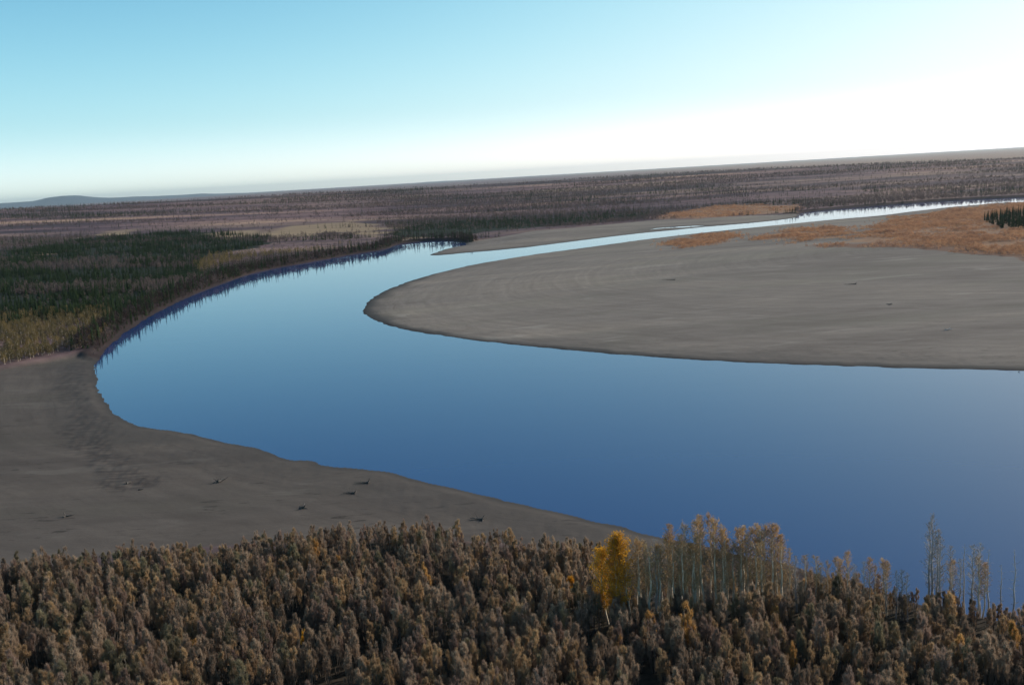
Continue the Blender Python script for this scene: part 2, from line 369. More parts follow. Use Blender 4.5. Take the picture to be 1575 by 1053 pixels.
damp = g.sstep(g.math('ADD', dist_, g.math('MULTIPLY', g.math('SUBTRACT', tone, .5), 60)), 34, 4); scol = g.mix(g.math('MULTIPLY', damp, .38), scol, (.085, .078, .072))
lines = g.noise(5.5, 2, .5, cv.outputs[0]); scol = g.mix(g.math('MULTIPLY', g.sstep(lines, .60, .66), g.math('MULTIPLY', g.sstep(dist_, 75, 10), .40)), scol, (.075, .066, .058))
scol = g.mix(wet, scol, (.062, .058, .054))
scol = g.mix(g.sstep(g.math('ADD', red, g.math('MULTIPLY', g.math('SUBTRACT', n_sm, .5), 1.2)), .5, .9), scol, (.17, .10, .07))
scol = g.mix(g.math('MULTIPLY', g.math('SUBTRACT', 1.0, g.attr('bar')), .25), scol, (.048, .042, .040))  # more of that dimming put into the beach colour
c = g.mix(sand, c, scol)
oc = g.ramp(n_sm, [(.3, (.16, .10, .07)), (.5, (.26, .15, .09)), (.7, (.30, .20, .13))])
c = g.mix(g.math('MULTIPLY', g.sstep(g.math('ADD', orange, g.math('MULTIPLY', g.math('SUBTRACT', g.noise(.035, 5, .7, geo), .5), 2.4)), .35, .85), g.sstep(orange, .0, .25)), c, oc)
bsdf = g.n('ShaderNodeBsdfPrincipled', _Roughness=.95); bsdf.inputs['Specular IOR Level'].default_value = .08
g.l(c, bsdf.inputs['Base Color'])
bmp = g.n('ShaderNodeBump', _Strength=.5, _Distance=.25); g.l(g.math('ADD', g.noise(.35, 5, .7, geo), g.math('MULTIPLY', strk, .8)), bmp.inputs['Height']); g.l(bmp.outputs[0], bsdf.inputs['Normal'])
g.l(bsdf.outputs[0], g.out.inputs[0])
M_ground = g.m

attrs = {k: fd[k] for k in ('sand', 'wet', 'orange', 'mead', 'dark', 'red', 'band', 'fg', 'bar')}; attrs['dist'] = fd['d']
sandv = fd['sand'] > .5
fs = sandv[quads].all(1) & (fd['h'][quads].max(1) > 0.0)
V = np.stack([X, Y, Z], 1)
def sub(name, sel):
    q = quads[sel]; used = np.unique(q); mp_ = np.zeros(len(V), np.int64); mp_[used] = np.arange(len(used))
    me = mesh_np(name, V[used], [mp_[q]], [M_ground], None, {k: v[used] for k, v in attrs.items()}, True)
    o = link(name, me); o['kind'] = 'structure'; return o
cx = X[quads[:, 0]]; cy = Y[quads[:, 0]]
isbar = np.zeros(len(quads), bool); jj = fs.nonzero()[0]; isbar[jj] = sdf(cx[jj], cy[jj], BAR) > -3
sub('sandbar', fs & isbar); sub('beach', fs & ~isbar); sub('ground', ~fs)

# ------------------------------------------------------------------ river water
wm = NT('water')
wp = wm.n('ShaderNodeNewGeometry').outputs['Position']
b = wm.n('ShaderNodeBsdfPrincipled', _Roughness=.03, _IOR=1.33); b.inputs['Base Color'].default_value = (.020, .050, .16, 1)
wmp = wm.n('ShaderNodeMapping'); wm.l(wp, wmp.inputs[0]); wmp.inputs['Scale'].default_value = (.5, 1, 1)
cur = wm.n('ShaderNodeMapping'); wm.l(wp, cur.inputs[0]); cur.inputs['Scale'].default_value = (.18, 1, 1); cur.inputs['Rotation'].default_value = (0, 0, R(8))
ruf = wm.ramp(wm.noise(.012, 5, .62, cur.outputs[0], .8), [(.42, (.02, .02, .02)), (.58, (.04, .04, .04)), (.72, (.08, .08, .08))]); wm.l(ruf, b.inputs['Roughness'])
bp = wm.n('ShaderNodeBump', _Strength=.09, _Distance=.05)
wm.l(wm.math('ADD', wm.noise(.8, 3, .5, wmp.outputs[0]), wm.math('MULTIPLY', wm.noise(.05, 3, .5, wmp.outputs[0]), 4)), bp.inputs['Height'])
wm.l(bp.outputs[0], b.inputs['Normal']); wm.l(b.outputs[0], wm.out.inputs[0])
Wv = [(-700, 150, 0), (2600, 150, 0), (2600, 3400, 0), (-700, 3400, 0)]
river = link('river', mesh_np('river', Wv, [[(0, 1, 2, 3)]], [wm.m])); river['kind'] = 'structure'

# ------------------------------------------------------------------ far hills
hp = [(-700, 6), (-300, 7), (-100, 8), (0, 8.5), (50, 8.5), (85, 9), (105, 13), (130, 15), (150, 14.5), (175, 10), (200, 7), (240, 6.5), (290, 5), (340, 5), (380, 2.5), (430, 1), (520, 0), (640, 0), (675, 2), (700, 2.4), (740, 0)]
hx = np.arange(-700, 745, 4.0); hh = np.interp(hx, [p[0] for p in hp], [p[1] for p in hp])
hh = np.maximum(hh + (fbm(hx / 30, hx * 0, 5, 4) - .5) * 1.4 * (hh > .5), 0)
HV = []; D0 = 44000; offs = [-5000, -3500, -2200, -1000, 0, 1200, 3000]; prof = [0, .25, .5, .85, 1, .7, 0]
for a_, h_ in zip(hx, hh):
    th = math.atan((a_ - 787.5) / F / math.cos(PITCH)) ; 
    for k, (o_, p_) in enumerate(zip(offs, prof)):
        rr_ = D0 + o_; zz = .85 * h_ / F * D0 * p_ * (1 + .25 * (vnoise(np.array(a_ / 12.), np.array(k * 1.7), 3) - .5) * (0 < k < 4)) - 2
        HV.append((math.sin(th) * rr_, math.cos(th) * rr_, zz))
m_ = len(offs); HF = [(i_ * m_ + k, (i_ + 1) * m_ + k, (i_ + 1) * m_ + k + 1, i_ * m_ + k + 1) for i_ in range(len(hx) - 1) for k in range(m_ - 1)]
hm = NT('hazed_hill_cover'); hb = hm.n('ShaderNodeBsdfPrincipled', _Roughness=1.0); hpos = hm.n('ShaderNodeNewGeometry').outputs['Position']
hm.l(hm.ramp(hm.noise(.0006, 5, .6, hpos), [(.35, (.02, .035, .05)), (.65, (.045, .055, .07))]), hb.inputs['Base Color']); hm.l(hb.outputs[0], hm.out.inputs[0])  # cover tinted blue: part of the distance haze is put into its colour
hills = link('hills', mesh_np('hills', HV, [HF], [hm.m], None, None, True)); hills['kind'] = 'structure'

# ------------------------------------------------------------------ plant materials
def foliage(name, stops, trans=.35, scale=None):
    m = NT(name)
    oi = m.n('ShaderNodeObjectInfo'); wn = m.n('ShaderNodeTexWhiteNoise', noise_dimensions='3D'); m.l(oi.outputs['Location'], wn.inputs[0])
    pos = m.n('ShaderNodeNewGeometry').outputs['Position']
    f = m.math('ADD', m.math('MULTIPLY', wn.outputs[0], .55), m.math('MULTIPLY', m.noise(.9, 2, .5, pos), .45))
    if scale: f = m.math('ADD', m.math('MULTIPLY', f, .6), m.math('MULTIPLY', m.noise(scale, 3, .5, pos), .4))
    c = m.ramp(f, stops)
    d = m.n('ShaderNodeBsdfDiffuse'); t = m.n('ShaderNodeBsdfTranslucent'); x = m.n('ShaderNodeMixShader', _0=trans)
    m.l(c, d.inputs[0]); m.l(c, t.inputs[0]); m.l(d.outputs[0], x.inputs[1]); m.l(t.outputs[0], x.inputs[2]); m.l(x.outputs[0], m.out.inputs[0])
    return m.m
def bark(name, a, b):
    m = NT(name); pos = m.n('ShaderNodeNewGeometry').outputs['Position']; mpn = m.n('ShaderNodeMapping'); m.l(pos, mpn.inputs[0]); mpn.inputs['Scale'].default_value = (1, 1, .3)
    p = m.n('ShaderNodeBsdfPrincipled', _Roughness=.85); m.l(m.ramp(m.noise(2.5, 4, .6, mpn.outputs[0]), [(.35, a), (.65, b)]), p.inputs[0]); m.l(p.outputs[0], m.out.inputs[0]); return m.m
F_grey = foliage('grey_brown_twigs', [(.2, (.23, .165, .12)), (.5, (.37, .27, .19)), (.8, (.50, .37, .26))])
F_tan = foliage('tan_twigs', [(.2, (.30, .20, .12)), (.5, (.43, .295, .17)), (.8, (.56, .39, .22))])
F_mauve = foliage('mauve_twigs', [(.2, (.24, .16, .125)), (.5, (.33, .23, .175)), (.8, (.42, .30, .23))])
F_olive = foliage('olive_twigs', [(.2, (.17, .14, .09)), (.5, (.25, .21, .13)), (.8, (.33, .28, .17))])
F_orange = foliage('orange_leaves', [(.2, (.40, .22, .08)), (.5, (.52, .30, .11)), (.8, (.62, .38, .15))], .5)
F_yellow = foliage('yellow_leaves', [(.2, (.52, .25, .03)), (.5, (.72, .38, .035)), (.8, (.82, .48, .06))], .55)
F_poplar = foliage('thin_tan_leaves', [(.2, (.30, .20, .11)), (.5, (.42, .29, .15)), (.8, (.55, .38, .18))], .5)
F_rust = foliage('rust_leaves', [(.2, (.40, .23, .10)), (.5, (.55, .33, .13)), (.8, (.66, .44, .19))], .5)
F_spruce = foliage('spruce_needles', [(.2, (.016, .028, .012)), (.5, (.028, .045, .02)), (.8, (.045, .065, .028))], .15)
F_ypop = foliage('faded_yellow_leaves', [(.2, (.085, .075, .045)), (.5, (.17, .13, .06)), (.8, (.27, .19, .08))], .4)
F_willow = foliage('willow_orange_leaves', [(.2, (.22, .13, .10)), (.4, (.38, .21, .13)), (.6, (.56, .31, .17)), (.85, (.60, .42, .27))], .35, .03)
F_far = foliage('bare_brown_wood', [(.25, (.085, .062, .068)), (.5, (.14, .105, .10)), (.75, (.20, .15, .12))], .3, .006)
B_brush = bark('brush_bark', (.09, .07, .055), (.20, .165, .13))
B_pop = bark('poplar_bark', (.46, .38, .28), (.74, .64, .49))
B_twig = bark('tan_twig', (.24, .17, .10), (.42, .31, .20))
B_dead = bark('dead_wood', (.26, .24, .23), (.52, .50, .48))
B_spr = bark('spruce_bark', (.05, .04, .03), (.10, .08, .06))
B_log = bark('driftwood_grey', (.035, .03, .028), (.13, .115, .10))
MATF = [F_grey, F_tan, F_mauve, F_olive, F_orange, F_yellow]

# ------------------------------------------------------------------ plant shapes
def unit(v): return v / (np.linalg.norm(v, axis=-1, keepdims=True) + 1e-9)
def brush_shapes(seed, h=7.0, wid=1.7):
    rs = np.random.RandomState(seed); st_ = MB(); cr = MB(); ns = rs.randint(4, 7); nc = 0
    for k in range(ns):
        a = k * 2 * math.pi / ns + rs.uniform(-.5, .5); tr = wid * rs.uniform(.25, .8) * (0.2 if k == 0 else 1); th = h * rs.uniform(.68, .97) * (1 if k else 1.02)
        p0 = np.array([math.cos(a) * .2, math.sin(a) * .2, -.4]); p3 = np.array([math.cos(a) * tr, math.sin(a) * tr, th])
        mid = [p0 + (p3 - p0) * t + np.array([math.cos(a), math.sin(a), 0]) * (.35 * math.sin(math.pi * t)) + rs.normal(size=3) * .12 * (0 < t < 1) for t in (0, .3, .6, .85, 1)]
        st_.tube(mid, [.10, .085, .06, .04, .02], 4)
        for q in range(rs.randint(6, 9)):
            t = rs.uniform(.28, 1.0) ** .8; i0 = min(int(t * 4), 3); pc = mid[i0] * (1 - (t * 4 - i0)) + mid[i0 + 1] * (t * 4 - i0)
            off = rs.normal(size=3) * np.array([.52, .52, .40]) * (1.2 - t) * 1.2; pc = pc + off
            rr_ = rs.uniform(.24, .50) * (1.2 - .5 * t)
            st_.tube([mid[i0] + (mid[i0 + 1] - mid[i0]) * .3, pc], [.03, .012], 3)
            n1 = 85; Dv = unit(rs.normal(size=(n1, 3)) * .55 + np.array([off[0] * .5, off[1] * .5, 1.0])); P = pc + unit(rs.normal(size=(n1, 3))) * rs.uniform(0, .75, (n1, 1)) * rr_ * np.array([.95, .95, 2.3])
            cr.blades(P, Dv, rs.uniform(.7, 2.1, n1) * rr_ * 1.2, rs.uniform(.035, .07, n1))
            n2 = 7; cr.leaves(pc + unit(rs.normal(size=(n2, 3))) * (rs.uniform(.2, 1, (n2, 1)) ** .5) * rr_ * np.array([1, 1, 1.35]), rs.uniform(.12, .2, n2))
    return st_, cr
def poplar_shapes(seed, h=20., kind='sparse'):
    rs = np.random.RandomState(seed); tk = MB(); cr = MB()
    bend = rs.normal(size=2) * .5; 
    def ax(t): return np.array([bend[0] * math.sin(t * 2.6) + .12 * math.sin(t * 17 + seed), bend[1] * math.sin(t * 2.2) + .1 * math.cos(t * 13), t * h])
    ts = np.linspace(0, 1, 14); rb = .25 if kind != 'dead' else .26
    pts = [ax(t) for t in ts]; pts[0] = pts[0] - np.array([0, 0, .5])
    tk.tube(pts, [rb * (1 - t) ** .7 + .025 for t in ts], 7)
    if kind == 'yellow': nb, lo, bl, nl, ls = 115, .2, 3.9, 60, (.18, .34)
    elif kind == 'sparse': nb, lo, bl, nl, ls = 56, .34, 2.1, 20, (.13, .24)
    elif kind == 'top': nb, lo, bl, nl, ls = 64, .36, 2.1, 18, (.14, .26)
    elif kind == 'thin': nb, lo, bl, nl, ls = 64, .22, 1.7, 8, (.12, .2)
    else: nb, lo, bl, nl, ls = 30, .25, 1.2, 0, (.1, .2)
    for k in range(nb):
        t = lo + (1 - lo) * (k + rs.uniform(0, 1)) / nb * .99; a = rs.uniform(0, 6.283); prof_ = math.sin(min(1, (t - lo) / (1 - lo) * .85 + .15) * math.pi) ** .6
        L = bl * prof_ * rs.uniform(.55, 1.15) + .25; upk = rs.uniform(.5, 1.3) if kind not in ('dead',) else rs.uniform(-.1, .6)
        p0 = ax(t); dv = np.array([math.cos(a), math.sin(a), upk]); dv /= np.linalg.norm(dv); p1 = p0 + dv * L * .55; p2 = p1 + (dv + np.array([0, 0, .35])) * L * .5
        cr.tube([p0, p1, p2], [.045, .028, .01], 3, 1)
        ntw = 14 if kind != 'dead' else 5
        Pb = p0 + (p2 - p0) * rs.uniform(.25, 1, (ntw, 1)); cr.blades(Pb, unit(rs.normal(size=(ntw, 3)) * .8 + dv + np.array([0, 0, .4])), rs.uniform(.3, .75, ntw), np.full(ntw, .055), 1)
        if nl:
            if kind == 'top': nl_ = int(nl * (.3 + 1.5 * max(0, (t - .5) * 2)))
            else: nl_ = nl
            Pl = p0 + (p2 - p0) * rs.uniform(.2, 1.08, (nl_, 1)) + rs.normal(size=(nl_, 3)) * (.30 if kind == 'yellow' else .26); cr.leaves(Pl, rs.uniform(ls[0], ls[1], nl_), 0)
    return tk, cr
def spruce_mesh(seed, h=12., r=1.35, layers=13, mats=None, trunk=True):
    rs = np.random.RandomState(seed); m = MB()
    if trunk: m.tube([(0, 0, -.5), (0, 0, h * .5), (0, 0, h * .97)], [.13, .08, .02], 4, 1)
    for k in range(layers):
        t = k / (layers - 1); z = h * (.07 + .9 * t); R_ = r * (1 - t) ** .8 * rs.uniform(.75, 1.2) + .12; nb = 8 if t < .7 else 5
        a0 = rs.uniform(0, 6.28)
        for q in range(nb):
            a = a0 + q * 6.283 / nb + rs.uniform(-.25, .25); L = R_ * rs.uniform(.7, 1.2); wd = L * .5 + .12
            dr = np.array([math.cos(a), math.sin(a), 0]); sdv_ = np.array([-math.sin(a), math.cos(a), 0]); top = np.array([0, 0, z + h * .05]); tip = dr * L + np.array([0, 0, z - .35 * L])
            mid = dr * L * .55 + np.array([0, 0, z + .0])
            m.quads(np.array([[top, mid - sdv_ * wd, tip, mid + sdv_ * wd]]), 0)
    m.tris(np.array([[(-.1, 0, h * .9), (.1, 0, h * .9), (0, 0, h * 1.02)], [(0, -.1, h * .9), (0, .1, h * .9), (0, 0, h * 1.02)]]), 0)
    return m.mesh('spruce_tree', mats or [F_spruce, B_spr])
def lod_mesh(seed, h, r, n, size, mats, name, top=.0, trunk=True):
    rs = np.random.RandomState(seed); m = MB()
    if trunk: m.tube([(0, 0, -.4), (0, 0, h * .8)], [.12, .03], 3, 1)
    u = unit(rs.normal(size=(n, 3))) * rs.uniform(.35, 1, (n, 1)) ** .5
    z = h * (.56 + .42 * u[:, 2]); tap = 1 - .25 * np.clip(u[:, 2], 0, 1)
    P = np.stack([u[:, 0] * r * tap, u[:, 1] * r * tap, z], 1)
    m.leaves(P[:n // 2], rs.uniform(.7, 1.3, n // 2) * size, 0)
    k = n - n // 2; m.blades(P[n // 2:], unit(rs.normal(size=(k, 3)) * .5 + np.array([0, 0, 1])), rs.uniform(.9, 1.8, k) * size, rs.uniform(.25, .5, k) * size, 0)
    return m.mesh(name, mats)

# ------------------------------------------------------------------ instanced ground cover and woods ("stuff")
def scatter(name, P, rot, scl, idx, sources, label, cat):
    me = bpy.data.meshes.new(name); me.vertices.add(len(P)); me.vertices.foreach_set('co', np.asarray(P, np.float32).ravel())
    a = me.attributes.new('rz', 'FLOAT_VECTOR', 'POINT'); a.data.foreach_set('vector', np.stack([rot * 0, rot * 0, rot], 1).astype(np.float32).ravel())
    a = me.attributes.new('sc', 'FLOAT_VECTOR', 'POINT'); a.data.foreach_set('vector', np.asarray(scl, np.float32).ravel())
    a = me.attributes.new('ix', 'INT', 'POINT'); a.data.foreach_set('value', np.asarray(idx, np.int32))
    o = link(name, me); tag(o, label, cat, None, 'stuff')
    t = bpy.data.node_groups.new(name, 'GeometryNodeTree')
    t.interface.new_socket('Geometry', in_out='INPUT', socket_type='NodeSocketGeometry'); t.interface.new_socket('Geometry', in_out='OUTPUT', socket_type='NodeSocketGeometry')
    gi = t.nodes.new('NodeGroupInput'); go = t.nodes.new('NodeGroupOutput'); mpn = t.nodes.new('GeometryNodeMeshToPoints')
    t.links.new(gi.outputs[0], mpn.inputs[0]); jn_ = t.nodes.new('GeometryNodeJoinGeometry')
    def na_(nm, typ):
        q = t.nodes.new('GeometryNodeInputNamedAttribute'); q.data_type = typ; q.inputs[0].default_value = nm; return q.outputs[0]
    rz = na_('rz', 'FLOAT_VECTOR'); sc_ = na_('sc', 'FLOAT_VECTOR'); ix = na_('ix', 'INT')
    for k, so in enumerate(sources):
        inf = t.nodes.new('GeometryNodeObjectInfo'); inf.inputs[0].default_value = so; inf.inputs['As Instance'].default_value = True
        cmp = t.nodes.new('FunctionNodeCompare'); cmp.data_type = 'INT'; cmp.operation = 'EQUAL'
        ins = [s_ for s_ in cmp.inputs if s_.type == 'INT']; t.links.new(ix, ins[0]); ins[1].default_value = k
        ip = t.nodes.new('GeometryNodeInstanceOnPoints'); t.links.new(mpn.outputs[0], ip.inputs['Points']); t.links.new(inf.outputs['Geometry'], ip.inputs['Instance'])
        t.links.new(cmp.outputs[0], ip.inputs['Selection']); t.links.new(rz, ip.inputs['Rotation']); t.links.new(sc_, ip.inputs['Scale'])
        t.links.new(ip.outputs[0], jn_.inputs[0])
    t.links.new(jn_.outputs[0], go.inputs[0])
    md = o.modifiers.new('scatter', 'NODES'); md.node_group = t
    return o
def src(me): return bpy.data.objects.new(me.name + '_source', me)
def grid_pts(poly, s, seed, jit=.45, lim=None):
    rs = np.random.RandomState(seed); lo = poly.min(0); hi = poly.max(0)
    if lim: lo = np.maximum(lo, lim[0]); hi = np.minimum(hi, lim[1])
    gx, gy = np.meshgrid(np.arange(lo[0], hi[0], s), np.arange(lo[1], hi[1], s)); gx = gx + (np.arange(gx.shape[0]) % 2)[:, None] * s / 2
    P = np.stack([gx.ravel(), gy.ravel()], 1); P += rs.uniform(-jit, jit, P.shape) * s
    return P[sdf(P[:, 0], P[:, 1], poly) > 0]
def in_view(P, margin=160, z=3):
    x, y, f = pix(np.column_stack([P, np.full(len(P), z)])); return (f > 0) & (x > -margin) & (x < 1575 + margin) & (y < 1053 + margin)

# --- tall poplars: x, top y, base y, kind
POP = [(958, 829, 972, 'yellow'), (948, 836, 970, 'yellow'), (936, 848, 964, 'yellow'), (976, 842, 958, 'sparse'), (988, 832, 955, 'sparse'), (999, 838, 962, 'sparse'), (1010, 834, 964, 'thin'), (1020, 840, 958, 'sparse'),
       (1029, 828, 952, 'top'), (1037, 812, 950, 'top'), (1046, 842, 958, 'sparse'), (1053, 828, 960, 'top'), (1060, 810, 955, 'sparse'), (1067, 842, 963, 'top'), (1075, 805, 950, 'top'), (1083, 798, 945, 'top'),
       (1092, 797, 944, 'top'), (1100, 803, 950, 'top'), (1107, 812, 948, 'sparse'), (1114, 818, 952, 'top'), (1121, 832, 950, 'top'), (1130, 838, 952, 'sparse'), (1138, 818, 948, 'top'), (1146, 814, 940, 'top'), (1153, 824, 945, 'sparse'), (1160, 816, 942, 'top'),
       (1167, 812, 940, 'top'), (1175, 818, 946, 'sparse'), (1182, 812, 942, 'top'), (1190, 810, 940, 'top'), (1198, 812, 940, 'top'), (1205, 826, 940, 'top'), (1212, 846, 944, 'sparse'),
       (1226, 858, 948, 'thin'), (1238, 856, 950, 'sparse'), (1250, 858, 952, 'sparse'), (1262, 868, 950, 'thin'), (1272, 866, 948, 'sparse'), (1284, 860, 950, 'top'), (1291, 862, 948, 'top'), (1304, 851, 950, 'top'), (1316, 870, 950, 'thin'),
       (1328, 866, 955, 'thin'), (1338, 862, 950, 'top'), (1349, 874, 950, 'sparse'), (1356, 864, 955, 'top'), (1363, 866, 955, 'top'), (1378, 880, 958, 'thin'), (1388, 878, 960, 'thin'), (1396, 884, 962, 'thin'),
       (1427, 806, 940, 'thin'), (1433, 794, 940, 'thin'), (1440, 816, 942, 'thin'), (1447, 828, 945, 'thin'), (1459, 842, 946, 'thin'), (1467, 864, 948, 'top'), (1473, 862, 950, 'thin'), (1483, 835, 946, 'dead'), (1494, 838, 950, 'thin'), (1507, 836, 952, 'thin'),
       (1503, 858, 955, 'sparse'), (1512, 866, 955, 'top'), (1521, 842, 955, 'dead'), (1540, 862, 955, 'dead'), (1557, 838, 958, 'dead'),
       (972, 838, 968, 'top'), (984, 836, 966, 'top'), (994, 842, 968, 'sparse'), (1015, 842, 966, 'top'), (1041, 836, 962, 'sparse'), (1057, 838, 966, 'sparse'), (1072, 830, 962, 'sparse'), (1088, 824, 960, 'sparse'), (1104, 828, 960, 'sparse'), (1119, 846, 960, 'sparse'), (1143, 838, 955, 'sparse'), (1156, 838, 955, 'sparse'), (1171, 836, 955, 'sparse'), (1187, 832, 952, 'sparse'), (1201, 838, 952, 'sparse')]
PH = {}
for kd, n_ in (('yellow', 2), ('sparse', 4), ('top', 4), ('thin', 4), ('dead', 4)):
    PH[kd] = []
    for s_ in range(n_):
        tk, cr = poplar_shapes(100 + s_ * 7 + len(kd), 20., kd)
        lf = {'yellow': F_yellow, 'sparse': F_poplar, 'top': F_rust, 'thin': F_grey, 'dead': F_grey}[kd]
        bk = B_dead if kd in ('dead', 'thin') else B_pop
        PH[kd].append((tk.mesh('trunk', [bk]), cr.mesh('crown', [lf, bk if kd in ('dead', 'thin') else B_twig])))
POPL = {'sparse': 'tall pale-trunked poplar with thin tan crown',
        'top': 'tall pale-trunked poplar with rust-tan crown',
        'thin': 'thin leafless poplar with pale grey trunk, against dark water at lower right'}
UNIQ = {0: 'bright golden yellow poplar with full crown at the left end of the tall stand', 1: 'golden yellow poplar overlapping the left side of the brightest yellow poplar', 2: 'shortest of the golden yellow poplars, leftmost of the tall stand',
        40: 'small poplar with an orange tuft standing clear above the brush, right of the tall stand',
        51: 'tallest bare poplar with whitish tip, in the twiggy clump at lower right above the river',
        57: 'dead poplar trunk just right of the tallest bare clump at lower right', 62: 'white dead poplar pole, third from the right edge, over the river',
        63: 'very thin white dead pole between two thicker dead trunks', 64: 'thick white dead poplar trunk nearest the right edge'}
cnt = {}
PXY = np.array([gp(p[0], p[2], 2.5) for p in POP]); PZ = fields(PXY[:, 0], PXY[:, 1], False)[0]
for i_, (x_, yt, yb, kd) in enumerate(POP):
    p = PXY[i_]; z = PZ[i_]
    _, _, f_ = pix(np.array([[p[0], p[1], z]])); dep = math.atan((CH - z) / math.hypot(*p))
    h_ = (yb - yt - 4) * .97 * f_[0] / F / math.cos(dep) ; k = cnt.get(kd, 0); cnt[kd] = k + 1
    tm, cm = PH[kd][k % len(PH[kd])]
    e = bpy.data.objects.new('poplar_tree', None); col.objects.link(e); e.location = (p[0], p[1], z - .1); e.rotation_euler = (0, 0, random.uniform(0, 6.28))
    s_ = h_ / 20.; wsc = random.uniform(.85, 1.15) * min(1.0, s_ * 1.1); e.scale = (wsc, wsc, s_)
    link('trunk', tm, e); link('crown', cm, e)
    lb = UNIQ.get(i_) or POPL.get(kd) or POPL['thin']
    if kd in ('sparse', 'top') and x_ > 1215 and i_ not in UNIQ: lb = 'slim poplar with tan-orange tuft between the tall stand and the bare trunks'
    if kd == 'thin' and x_ < 1400: lb = 'thin twiggy grey poplar among the brush, left of the bare trunks at lower right'
    if lb in (POPL['sparse'], POPL['top']): lb += ', just right of the golden poplars' if x_ < 1030 else ', left half of the tall stand' if x_ < 1078 else ', centre of the tall stand' if x_ < 1128 else ', right half of the tall stand' if x_ < 1215 else ', among the bare trunks at far right'
    tag(e, lb, 'tree', 'tall poplars at the river edge of the foreground wood: ' + lb)

# --- foreground brush trees
BR = []
for s_ in range(9):
    st_, cr = brush_shapes(40 + s_, 7.0 + (s_ % 3) * .8, .9 + .13 * (s_ % 4))
    BR.append((st_.mesh('trunk', [B_brush]), cr.mesh('crown', [F_grey]), st_, cr))
FP = grid_pts(FGF, 2.5, 5, .5, ((-230, 135), (230, 420)))
FP = FP[in_view(FP, 120)]
rs = np.random.RandomState(77)
hh_, dd_, sn_, fg_, sv_ = fields(FP[:, 0], FP[:, 1], False)
ok = (dd_ > 2) & (fg_ > .5); gap = fbm(FP[:, 0] / 7, FP[:, 1] / 7, 88, 2); ok &= gap < .67 + rs.uniform(-.04, .04, len(FP))
FP = FP[ok]; FZ = hh_[ok]; edge = sv_[3][ok]
# thin the brush under the tall stand so that the trunks show
fx, fy, ff = pix(np.column_stack([FP, FZ])); tall_zone = (fx > 925) & (fx < 1225) & (fy < 962)
szs = np.clip(rs.normal(.95, .13, len(FP)), .6, 1.3) * (.85 + .3 * fbm(FP[:, 0] / 14, FP[:, 1] / 14, 97, 2)) * (0.62 + .38 * smooth(0, 14, edge)); szs[tall_zone] *= .5
kindf = rs.choice(4, len(FP), p=[.46, .33, .15, .06])
leftness = smooth(700, 100, fx); kindf = np.where((rs.uniform(size=len(FP)) < .14 * leftness), 3, kindf)
order = np.argsort(ff); vis = (fx[order] > -12) & (fx[order] < 1587) & (fy[order] - szs[order] * 42 < 1053)
near_idx = order[vis][:285]
CN = ['grey-brown', 'tan', 'mauve-brown', 'olive']
def section(x):
    return 'left third' if x < 525 else 'middle third' if x < 1050 else 'right third'
def put_brush(p, z, s_, kd, vi, label, group, rot, orange=None):
    e = bpy.data.objects.new('brush_tree', None); col.objects.link(e); e.location = (p[0], p[1], z); e.rotation_euler = (0, 0, rot); e.scale = (s_ * .88, s_ * .88, s_ * 1.06)
    link('trunk', BR[vi][0], e); c_ = link('crown', BR[vi][1], e)
    c_.material_slots[0].link = 'OBJECT'; c_.material_slots[0].material = orange or MATF[kd]
    tag(e, label, 'tree', group); return e
for q in near_idx:
    kd = int(kindf[q])
    put_brush(FP[q], FZ[q] - .1, szs[q], kd, int(rs.randint(9)), f'{CN[kd]} bushy tree in the front rows of the foreground thicket, {section(fx[q])}',
              f'{CN[kd]} bushy trees, {section(fx[q])} of the front rows of the foreground thicket', rs.uniform(0, 6.28))
rest = np.setdiff1d(np.arange(len(FP)), near_idx)
srcs = []
for s_ in range(9):
    for kd in range(4):
        if (s_ + kd) % 2: continue
        mb = MB(); st_, cr = BR[s_][2], BR[s_][3]
        mb.V = st_.V + cr.V; off = st_.n; mb.Q = st_.Q + [a + off for a in cr.Q]; mb.T = [a + off for a in cr.T]
        mb.mq = [np.full(len(a), 1) for a in st_.Q] + [np.full(len(a), 0) for a in cr.Q]; mb.mt = [np.full(len(a), 0) for a in cr.T]; mb.n = st_.n + cr.n
        srcs.append((kd, src(mb.mesh('brush', [MATF[kd], B_brush]))))
bykd = [[i_ for i_, (k_, _) in enumerate(srcs) if k_ == kd] for kd in range(4)]
ixs = np.array([bykd[kindf[q]][rs.randint(len(bykd[kindf[q]]))] for q in rest])
scl = np.repeat(szs[rest][:, None], 3, 1) * np.array([.88, .88, 1.06])
scatter('brush_thicket', np.column_stack([FP[rest], FZ[rest] - .1]), rs.uniform(0, 6.28, len(rest)), scl, ixs, [s_ for _, s_ in srcs], 'dense brown leafless brush thicket on the bank behind the front rows', 'thicket')
